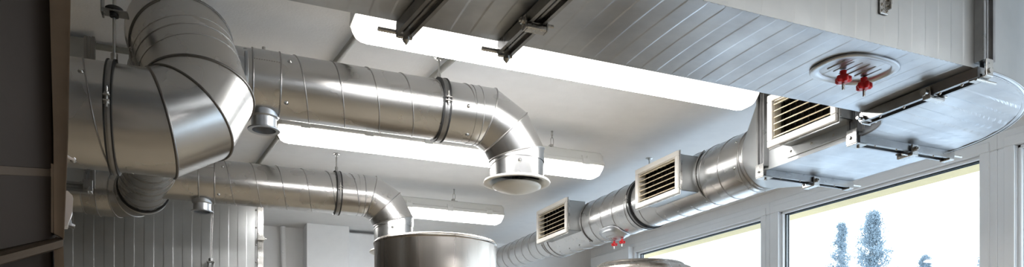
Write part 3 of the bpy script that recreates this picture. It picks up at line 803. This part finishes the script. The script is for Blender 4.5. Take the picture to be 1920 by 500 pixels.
# ------------------------------------------------------------------ grilles
def grille(y0, y1, z0, z1, xg, xduct, label, seed):
    """y0 near, y1 far; face looks towards -x"""
    t = thing('ventilation_grille', (xg, (y0 + y1) / 2, (z0 + z1) / 2), label, 'grille', 'ventilation grilles on the supply duct')
    fw = .026; b = MB()
    x0 = xg; x1 = xg + .012
    b.bbox((x0, y0, z1 - fw), (x1, y1, z1), .003); b.bbox((x0, y0, z0), (x1, y1, z0 + fw), .003)
    b.bbox((x0, y0, z0 + fw), (x1, y0 + fw, z1 - fw), .003); b.bbox((x0, y1 - fw, z0 + fw), (x1, y1, z1 - fw), .003)
    for yy in (y0 + fw, y1 - fw - .003): b.box((x1 - .002, yy, z0 + fw), (x1 + .032, yy + .003, z1 - fw))
    for zz in (z0 + fw, z1 - fw - .003): b.box((x1 - .002, y0 + fw, zz), (x1 + .032, y1 - fw, zz + .003))
    b.build('frame', 'grille', t)
    n = 6; span = z1 - z0 - 2 * fw
    for i in range(n):
        zc_ = z0 + fw + span * (i + .55) / n
        b = MB(); m = Matrix.Translation((xg + .016, (y0 + y1) / 2, zc_)) @ Matrix.Rotation(math.radians(-28), 4, 'Y')
        L_ = (y1 - y0) / 2 - fw - .004
        b.bbox((-.013, -L_, -.0018), (.013, L_, .0018), .0012, mtx=m)
        b.cyl((xg + .016, y1 - fw - .006, zc_), (xg + .016, y1 - fw, zc_), .003, 8)
        b.build('louver_blade', 'louver', t)
    # dark damper blades behind
    b = MB(); m_ = 9
    for i in range(m_):
        yc = y0 + fw + (y1 - y0 - 2*fw) * (i + .5) / m_
        m = Matrix.Translation((xg + .048, yc, (z0 + z1) / 2)) @ Matrix.Rotation(math.radians(35), 4, 'Z')
        b.bbox((-.012, -.001, -span / 2), (.012, .001, span / 2), .0005, mtx=m)
    b.box((xg + .075, y0 + fw, z0 + fw), (xg + .078, y1 - fw, z1 - fw))
    b.build('damper', 'damper', t)
    # neck box back to the duct
    i_ = .016; b = MB(); ya, yb, za, zb = y0 + i_ * .4, y1 - i_, z0 + i_, z1 - i_
    b.box((x1, ya, za), (xduct, ya + .002, zb)); b.box((x1, yb - .002, za), (xduct, yb, zb))
    b.box((x1, ya, za), (xduct, yb, za + .002)); b.box((x1, ya, zb - .002), (xduct, yb, zb))
    b.build('neck_box', 'galv_panel', t)
    b = MB()      # folded lip behind the frame
    b.bbox((x1, y0 - .004, z0 - .002), (x1 + .004, y0 + .004, z1 + .002), .001); b.bbox((x1, y0 - .004, z0 - .006), (x1 + .004, y1 + .002, z0), .001)
    b.bbox((x1 + .004, ya - .006, za - .0), (x1 + .016, ya, zb), .001)
    b.build('edge_lip', 'zinc', t)
    return t, ya, yb, za, zb
def from_px(uL, vT, vB, uR, g):
    a = WX(uL, vT, g); b_ = WX(uL, vB, g); c = WX(uR, 300, g); return c.y, a.y, b_.z, a.z
G = 1.985; GR = 2.06
y0, y1, z0, z1 = from_px(1437.5, 180.5, 278, 1567, G - .02)
tg, ya, yb, za, zb = grille(y0, y1, z0, z1, G - .02, X0, 'nearest and largest cream ventilation grille, on the short rectangular duct', 1)
b = MB(); b.bbox((X0 - .004, ya - .03, za - .04), (X0, yb + .02, za + .004), .001)
b.build('mounting_strip', 'galv_panel', tg); b = Screws()
for i in range(4): screw(b, (X0 - .004, ya + .0 + (yb - ya) * i / 3, za - .018), (-1, 0, 0), .0035)
b.build('screws', 'zinc', tg)
for (uL, vT, vB, uR, lab) in ((1190.4, 319, 391.8, 1270.5, 'middle cream ventilation grille on the round supply duct, beside the black clamp'),
                              (1005.6, 396.3, 456.5, 1061.5, 'farthest and smallest cream ventilation grille on the round supply duct')):
    y0, y1, z0, z1 = from_px(uL, vT, vB, uR, GR)
    tg, ya, yb, za, zb = grille(y0, y1, z0, z1, GR, XR - .10, lab, 2)
    # saddle plate wrapped on the pipe around the neck
    b = MB(); rs = RR + .003; rows = []
    for an in range(128, 251, 4):
        a_ = math.radians(an); rows.append([Vector((XR + rs * math.cos(a_), yy, ZR + rs * math.sin(a_))) for yy in (ya - .014, yb + .03)])
    b.rings(rows, closed=False)
    b.build('saddle_plate', 'galv', tg)
    b = MB(); b.loop([Vector((XR + (rs + .001) * math.cos(math.radians(an)), ya - .014, ZR + (rs + .001) * math.sin(math.radians(an)))) for an in range(128, 251, 5)], .003, closed=False)
    b.build('saddle_rim', 'seam', tg)
    b = Screws()
    for i in range(4):
        a_ = math.radians(243); n_ = Vector((math.cos(a_), 0, math.sin(a_))); screw(b, Vector((XR, ya + (yb - ya) * i / 3, ZR)) + n_ * rs, n_, .0035)
    a_ = math.radians(135); n_ = Vector((math.cos(a_), 0, math.sin(a_))); screw(b, Vector((XR, ya - .008, ZR)) + n_ * rs, n_)
    b.build('screws', 'zinc', tg)

# ------------------------------------------------------------------ access hatches
def knob(parent, base, ax, s=1.0):
    base = Vector(base); ax = Vector(ax).normalized(); u, v = frame(ax)
    o = MB(); o.lathe(base, ax, [(.009*s, 0), (.008*s, .012*s), (.011*s, .016*s)], n=16)
    rs = []
    for h_, k_ in ((.014, .82), (.017, 1), (.028, 1), (.032, .8)):
        ring = []
        for t_ in ang(48):
            r_ = (.0175 + .0045 * math.cos(5 * t_)) * k_ * s
            ring.append(base + ax * h_ * s + r_ * (math.cos(t_) * u + math.sin(t_) * v))
        rs.append(ring)
    o.rings(rs, cap0=True, cap1=True); ob = o.build('knob', 'red', parent, 'red star knob')
    k = MB(); k.cyl(base - ax * .002, base + ax * .052 * s, .0038 * s, 10); k.build('knob_stud', 'zinc', ob)
hc = WZ(1602, 137, ZB - .008)
t = thing('access_hatch', (hc.x, hc.y, ZB - .01), 'oval inspection hatch with two red knobs under the big rectangular duct', 'hatch', None)
def superell(c, a, b_, rot, n=64, e=2.6):
    pts = []
    for t_ in ang(n):
        c_, s_ = math.cos(t_), math.sin(t_)
        x = a * math.copysign(abs(c_) ** (2/e), c_); y = b_ * math.copysign(abs(s_) ** (2/e), s_)
        pts.append(Vector((c[0] + x * math.cos(rot) - y * math.sin(rot), c[1] + x * math.sin(rot) + y * math.cos(rot), c[2])))
    return pts
HA, HB = .120, .088; rot = 0
b = MB(); zz = ZB + .0022
levels = [(1.0, -.001), (1.0, -.005), (.97, -.007), (.84, -.007), (.80, -.001), (.78, .002)]
R = [superell((hc.x, hc.y, zz + dz), HA * k, HB * k - (1 - k) * .0, rot) for k, dz in levels]
b.rings(R); b.add(R[-1], [tuple(range(64))]); b.build('cover', 'galv_dull', t)
b = MB()
for i in range(6):
    dx = -.066 + i * .0265; L_ = .030 + .012 * (1 - abs(i - 2.5) / 2.5)
    b.bbox((hc.x + dx - .0025, hc.y - L_, zz - .0005), (hc.x + dx + .0025, hc.y + L_, zz + .004), .002)
b.build('pressed_ribs', 'rail', t)
for (u_, v_) in ((1581, 133), (1620, 146)):
    p = WZ(u_, v_, ZB); knob(t, (p.x, p.y, ZB + .0), (0, 0, -1))
# hatch on the round duct
an = math.radians(248); ax = Vector((math.cos(an), 0, math.sin(an)))
yc = 3.73
t = thing('access_hatch', (XR + RR * ax.x, yc, ZR + RR * ax.z), 'small curved inspection hatch with two red knobs under the round supply duct', 'hatch', None)
def wrap(a_, y_, r_): th = an + a_ / RR; return Vector((XR + r_ * math.cos(th), yc + y_, ZR + r_ * math.sin(th)))
b = MB(); R = []
for k, dr in ((1, .002), (1, .006), (.95, .009), (.80, .010), (.74, .018), (.64, .022), (.4, .022), (.02, .022)):
    ring = []
    for p in superell((0, 0, 0), .115 * k, .072 * k, 0, e=3): ring.append(wrap(p.y, p.x, RR + dr))
    R.append(ring)
b.rings(R, cap1=True); b.build('cover', 'galv_dull', t)
b = MB()
for i in range(-2, 3): 
    for j in range(-1, 2): b.lathe(wrap(j * .018, i * .02, RR + .021), ax, [(.005, 0), (.003, .002), (.0003, .0025)], n=10)
b.build('pressed_dimples', 'galv', t)
for yy in (-.045, .045): knob(t, wrap(.034, yy, RR + .024), (0, 0, -1), .9)

# ------------------------------------------------------------------ left background ducts
def box_duct(name, x0, x1, y0, y1, z0, z1, period, label, mat='galv_panel', first=.03):
    t = thing(name, ((x0 + x1) / 2, (y0 + y1) / 2, z0), label, 'duct')
    b = MB(); ribbed(b, (0, y0, z0), (1, 0, 0), (0, 0, 1), (0, -1, 0), x0, x1, z1 - z0, period, first=first, h=.0010); b.build('ribbed_front', mat, t)
    b = MB(); b.box((x0, y0 + .001, z0), (x1, y1, z1)); b.build('body', mat, t)
    return t
yP = 4.80
xr = WY(487, 450, yP).x; xl = -2.4
tp = box_duct('panel_duct', xl, xr, yP, yP + .5, ZF + .02, 1.10, .105, 'tall ribbed sheet metal duct wall standing behind the lower branch duct')
b = MB()
profile_bar(b, (xr + .004, yP - .004, ZF + .03), (xr + .004, yP - .004, 1.10), (0, -1, 0), .034, .016)
b.build('corner_rail', 'zinc', tp)
b = MB()
pz = WY(487, 448, yP).z
b.bbox((xr - .016, yP - .034, pz - .012), (xr + .028, yP - .018, pz + .012), .002); b.cyl((xr - .02, yP - .026, pz), (xr + .04, yP - .026, pz), .004, 8); b.build('rail_clip', 'zinc', tp)
b = Screws()
for i in range(24): screw(b, (xr - .022, yP - .003, ZF + .1 + i * .11), (0, -1, 0), .004)
b.build('screws', 'zinc', tp)
# wire hanger with bracket in front of it
wy = 4.72; wp = WY(395, 490, wy); wt = WY(395, 388, wy)
t = thing('wire_hanger', (wp.x, wy, wp.z), 'thin wire with a foot bracket hanging in front of the ribbed metal wall', 'wire', None)
b = MB(); b.loop([Vector((wp.x + .006, wy, ZC)), Vector((wp.x + .005, wy, wt.z)), Vector((wp.x - .002, wy, wp.z))], .0022, closed=False, n=8)
b.loop([Vector((wp.x + .012, wy, ZC)), Vector((wp.x + .013, wy, wt.z)), Vector((wp.x + .004, wy, wp.z))], .0022, closed=False, n=8); b.build('wire', 'seam', t)
b = MB(); b.bbox((wp.x - .022, wy - .01, wp.z - .006), (wp.x + .024, wy + .03, wp.z + .004), .002); b.bbox((wp.x - .018, wy + .02, wp.z - .06), (wp.x - .006, wy + .06, wp.z), .002)
b.bbox((wp.x + .008, wy + .02, wp.z - .06), (wp.x + .020, wy + .06, wp.z), .002); b.cyl((wp.x, wy, wp.z + .004), (wp.x, wy, wp.z + .02), .012, 10); b.build('bracket', 'rail', t)
# hanging rectangular duct behind the big round one
yQ = 2.95
pa = WY(184, 60, yQ); zq = WY(150, 352, yQ).z; xq = WY(167, 200, yQ).x
tq = box_duct('hanging_duct', -2.6, xq, yQ, yQ + .09, zq, 1.20, .30, 'dim rectangular sheet metal duct behind the near leg of the big round duct', first=.1)
b = MB(); profile_bar(b, (xq + .004, yQ - .003, zq), (xq + .004, yQ - .003, 1.20), (0, -1, 0), .034, .022); b.build('corner_rail', 'rail', tq)
b = MB(); profile_bar(b, (-2.6, yQ - .003, zq - .002), (xq, yQ - .003, zq - .002), (0, -1, 0), .034, .024); b.build('bottom_rail', 'rail', tq)
b = MB(); b.bbox((xq - .016, yQ - .030, zq - .014), (xq + .016, yQ - .026, zq + .026), .002); b.cyl((xq - .004, yQ - .04, zq), (xq - .004, yQ - .024, zq), .010, 6); b.cyl((xq - .02, yQ - .036, zq + .012), (xq - .02, yQ - .026, zq + .012), .005, 8); b.build('corner_bracket', 'rail', tq)

# ------------------------------------------------------------------ steel tanks
def shell(b, c, prof, n=96): b.lathe((c.x, c.y, 0), (0, 0, 1), prof, n)
d1_ = 3.45; R1 = .294
c1 = W(817.5, 455, d1_); zt1 = (CY - 433) / F * (d1_ - R1)
t = thing('steel_tank', (c1.x, c1.y, ZF), 'brushed stainless steel cylindrical tank in the lower middle, under the lower branch duct', 'tank', None)
b = MB(); shell(b, c1, [(R1, ZF + .25), (R1, zt1 - .020)]); b.build('tank_wall', 'brushed', t)
b = MB(); b.lathe((c1.x, c1.y, 0), (0, 0, 1), [(R1, zt1 - .021), (R1 + .004, zt1 - .017), (R1 + .005, zt1 - .010), (R1 + .001, zt1 - .007), (R1, zt1 - .004), (R1 - .004, zt1), (R1 - .012, zt1 - .002), (R1 - .05, zt1 + .0), (.0005, zt1 + .004)], 96); b.build('lid', 'brushed', t)
b = MB(); shell(b, c1, [(R1, ZF + .25), (R1 - .05, ZF + .2), (.001, ZF + .14)]); b.build('tank_base', 'brushed', t)
for i in range(3):
    a_ = i * 2 * PI / 3 + .4; p = Vector((c1.x + (R1 - .05) * math.cos(a_), c1.y + (R1 - .05) * math.sin(a_), 0))
    b = MB(); b.cyl((p.x, p.y, ZF), (p.x, p.y, ZF + .26), .022, 20); b.cyl((p.x, p.y, ZF), (p.x, p.y, ZF + .015), .04, 20); b.build('leg', 'brushed', t)
R2 = .30; d2_ = 3.9
c2 = W(1201, 500, d2_); zt2 = (CY - 482) / F * (d2_ - R2 * .82)
t = thing('steel_tank', (c2.x, c2.y, ZF), 'stainless steel tank with rounded shoulder peeking up in front of the windows', 'tank', None)
b = MB(); shell(b, c2, [(R2, ZF + .25), (R2, zt2 - .07)] + [(R2 - .055 + .055 * math.cos(q * PI / 16), zt2 - .07 + .05 * math.sin(q * PI / 16)) for q in range(1, 8)] + [(R2 - .06, zt2 - .018), (R2 - .065, zt2 - .006), (R2 - .075, zt2 - .0), (R2 - .09, zt2 - .0), (.001, zt2 + .012)]); b.build('tank_wall', 'brushed', t)
b = MB(); shell(b, c2, [(R2, ZF + .25), (R2 - .05, ZF + .2), (.001, ZF + .14)]); b.build('tank_base', 'brushed', t)
for i in range(3):
    a_ = i * 2 * PI / 3 + .4; p = Vector((c2.x + (R2 - .05) * math.cos(a_), c2.y + (R2 - .05) * math.sin(a_), 0))
    b = MB(); b.cyl((p.x, p.y, ZF), (p.x, p.y, ZF + .26), .022, 20); b.cyl((p.x, p.y, ZF), (p.x, p.y, ZF + .015), .04, 20); b.build('leg', 'brushed', t)

# ------------------------------------------------------------------ dark frame at the left edge
DF = 1.25
FW = Vector((SN, CS, 0)); FD = W(115, 400, 1); FD.z = 0; FD.normalize()
t = thing('metal_frame', W(-60, 460, DF + .1) * 1.0, 'dark brown steel frame with stainless sheet panels that carry dark reflections as colour, filling the left edge of the view', 'frame', None)
def pp(pts, d=DF): return [W(u, v, d) for u, v in pts]
b = MB(); b.prism(pp([(91, -60), (133.5, -60), (128, 260), (120, 447), (101, 437), (100, 250)]), FD * .010)
b.prism(pp([(130.5, -60), (133.5, -60), (128, 260), (120, 447), (118, 447), (125.5, 260)], DF - .003), FD * .004)
b.build('post', 'frame_metal', t)
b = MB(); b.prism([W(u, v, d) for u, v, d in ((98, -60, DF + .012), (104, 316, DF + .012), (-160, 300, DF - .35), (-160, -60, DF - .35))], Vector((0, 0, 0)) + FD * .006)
b.build('upper_panel', 'dark_reflection', t)
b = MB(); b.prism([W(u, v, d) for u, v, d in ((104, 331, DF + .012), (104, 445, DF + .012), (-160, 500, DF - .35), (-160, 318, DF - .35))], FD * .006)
b.build('middle_panel', 'dark_reflection', t)
b = MB(); b.prism([W(u, v, d) for u, v, d in ((102, 317, DF + .010), (102, 331, DF + .010), (-160, 320, DF - .356), (-160, 300, DF - .356))], FD * .020)
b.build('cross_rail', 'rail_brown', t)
b = MB(); b.prism(pp([(90.5, 305), (100, 307), (100, 436), (91, 434)], DF - .004), FD * .02)
b.build('bolt_plate', 'frame_metal', t)
b = MB()
for v_ in (354, 367, 407, 431):
    p = W(90, v_, DF - .006); b = MB(); b.lathe(p, -FW, [(.0026, -.004), (.0026, .002), (.001, .003)], n=8); b.build('screw', 'zinc', t)
b = MB()
b.prism([W(u, v, d) for u, v, d in ((119, 447, DF), (96, 440, DF + .04), (-160, 500, DF - .3), (-160, 524, DF - .34))], FD * .010)
b.prism([W(u, v, d) for u, v, d in ((119, 449, DF), (118, 462, DF), (-160, 540, DF - .34), (-160, 522, DF - .34))], FD * .012)
b.build('lower_beam', 'rail_brown', t)
b = MB(); b.prism(pp([(101, 468), (119, 461), (124, 640), (108, 640)]), FD * .012); b.build('lower_post', 'frame_metal', t)
b = MB(); b.prism([W(u, v, d) for u, v, d in ((103, 466, DF + .014), (108, 640, DF + .014), (-160, 700, DF - .3), (-160, 540, DF - .3))], FD * .006); b.build('lower_panel', 'dark_reflection', t)
# frame stands on the floor
b = MB(); p = W(112, 640, DF + .006); b.bbox((p.x - .015, p.y - .01, ZF), (p.x + .012, p.y + .014, p.z + .01), .002)
p = W(-150, 640, DF - .3); b.bbox((p.x - .02, p.y - .02, ZF), (p.x + .02, p.y + .02, 1.0), .002); b.build('floor_post', 'frame_metal', t)
# white plastic item poking out behind the post
DW = DF + .03
t = thing('plastic_housing', W(128, 390, DW), 'white plastic housing poking out behind the dark frame post', 'housing', None)
b = MB(); b.prism(pp([(112, 357), (127, 357), (136, 366), (137.5, 372), (136, 396), (127, 423), (112, 423)], DW), FD * .035); b.build('shell', 'plastic', t)
b = MB(); b.prism(pp([(118, 405), (134, 411), (134.5, 418), (141, 421), (140, 424), (118, 420)], DW + .012), FD * .025); b.build('latch', 'zinc', t)
b = MB(); cz = [W(u, v, DF + .02) for u, v in ((118, 290), (127, 293), (133, 297), (138, 298.5), (141, 296.5))]
b.loop(cz, .0022, closed=False, n=8); tag(b.build('cable_tie', 'plastic'), 'tiny white cable tie end sticking out past the dark frame post', 'cable tie')

# ------------------------------------------------------------------ outside
b = MB(); ZG = -3.4
vs = []; fs = []; NX = 30
for i in range(NX + 1):
    for j in range(NX + 1):
        x = XW + .4 + 110 * (i / NX) ** 1.6; y = -60 + 160 * j / NX
        vs.append(Vector((x, y, ZG + .5 * noise.noise(Vector((x * .07, y * .07, 0)))  )))
for i in range(NX):
    for j in range(NX): a_ = i*(NX+1)+j; fs.append((a_, a_+1, a_+NX+2, a_+NX+1))
b.add(vs, fs, True); o = b.build('snowy_ground', 'snow'); o['kind'] = 'structure'; o['label'] = 'snow covered ground outside the windows'; o['category'] = 'ground'
def conifer(uc, vtop, halfw, D, label, seed, dens=1.0):
    rnd = random.Random(seed)
    top = W(uc, vtop, D); base = Vector((top.x, top.y, ZG - .1)); H = top.z - ZG
    sc = D / F
    t = thing('conifer_tree', base, label, 'tree', 'conifers outside the window')
    b = MB(); b.cyl(base, (top.x, top.y, top.z - .25), .05, 10, r1=.008); b.build('trunk', 'bark', t)
    b = MB()
    nb = int(250 * dens)
    for k in range(nb):
        dz = H * .92 * ((k + rnd.random()) / nb) ** 1.7
        z = top.z - dz
        reach = min(1.1, (.06 + .27 * dz) * halfw / 36) * rnd.choice((.55, .8, 1.0, 1.25)) * rnd.uniform(.85, 1.15)
        az = rnd.uniform(0, 2 * PI); d = Vector((math.cos(az), math.sin(az), rnd.uniform(.1, .9))).normalized()
        p = Vector((top.x, top.y, z - .3 * reach)); m = max(4, int(reach / .055))
        b.cyl(p, p + d * reach, .008, 4, r1=.002)
        for q in range(m):
            s = (q + .6) / m; c = p + d * reach * s
            if rnd.random() < .1: continue
            for w_ in range(16):
                e = c + Vector((rnd.gauss(0, .034), rnd.gauss(0, .034), rnd.gauss(0, .038)))
                L_ = rnd.uniform(.02, .055)
                a1 = (d + Vector((rnd.gauss(0, .8), rnd.gauss(0, .8), rnd.gauss(0.5, .8)))).normalized(); a2 = a1.orthogonal().normalized() * .010; a3 = a1.cross(a2).normalized() * .010
                b.add([e - a2, e + a2 * .6 + a3, e + a2 * .6 - a3, e + a1 * L_], [(0, 1, 3), (1, 2, 3), (2, 0, 3), (0, 2, 1)])
    b.build('foliage', 'foliage', t)
conifer(1637, 404, 42, 13, 'taller conifer tree outside the window, right of its neighbour', 3, 1.3)
conifer(1578, 424, 36, 16.5, 'shorter conifer with a bare spiky tip outside the window', 5, .9)
conifer(1735, 486, 22, 14, 'small conifer top barely rising above the lower edge of the window', 8, .9)
conifer(1846, 484, 20, 14, 'faint thin conifer top near the right mullion of the window', 11, .6)

# ------------------------------------------------------------------ light
w = bpy.data.worlds.new('overcast'); S.world = w; w.use_nodes = True; nt = w.node_tree
bg = nt.nodes['Background']; tc = nt.nodes.new('ShaderNodeTexCoord'); sp = nt.nodes.new('ShaderNodeSeparateXYZ')
nt.links.new(tc.outputs['Generated'], sp.inputs[0])
cr = ramp(nt, sp.outputs['Z'], [(0.0, (0.90, 0.95, 1.0)), (0.5, (0.80, 0.89, 1.0))])
nt.links.new(cr, bg.inputs['Color']); bg.inputs['Strength'].default_value = 1.9
for i in range(4):
    ya_, yb_ = ys[i+1], ys[i]
    l = bpy.data.lights.new('window_portal', 'AREA'); l.shape = 'RECTANGLE'; l.size = ZT - ZS; l.size_y = yb_ - ya_
    l.cycles.is_portal = True
    o = bpy.data.objects.new('window_portal', l); o.location = (XW + .10, (ya_ + yb_) / 2, (ZT + ZS) / 2)
    o.rotation_euler = (0, PI / 2, 0); COL.objects.link(o)

# ------------------------------------------------------------------ camera
cam = bpy.data.cameras.new('camera'); co = bpy.data.objects.new('camera', cam); COL.objects.link(co)
cam.sensor_width = 36; cam.lens = F / 1920 * 36; cam.shift_y = (CY - 250) / 1920
cam.clip_start = .05; cam.clip_end = 400
S.cycles.use_adaptive_sampling = False; S.cycles.sample_clamp_indirect = 4.0; S.cycles.blur_glossy = 1.0
co.location = (0, 0, 0); co.rotation_euler = (PI / 2, 0, -YAW)
S.camera = co
for o in list(S.objects):
    if o.parent is None: o.location.z += CAMH
vs_ = S.view_settings; vs_.view_transform = 'Standard'; vs_.look = 'None'; vs_.gamma = 1; vs_.use_curve_mapping = False
vs_.exposure = 1.27
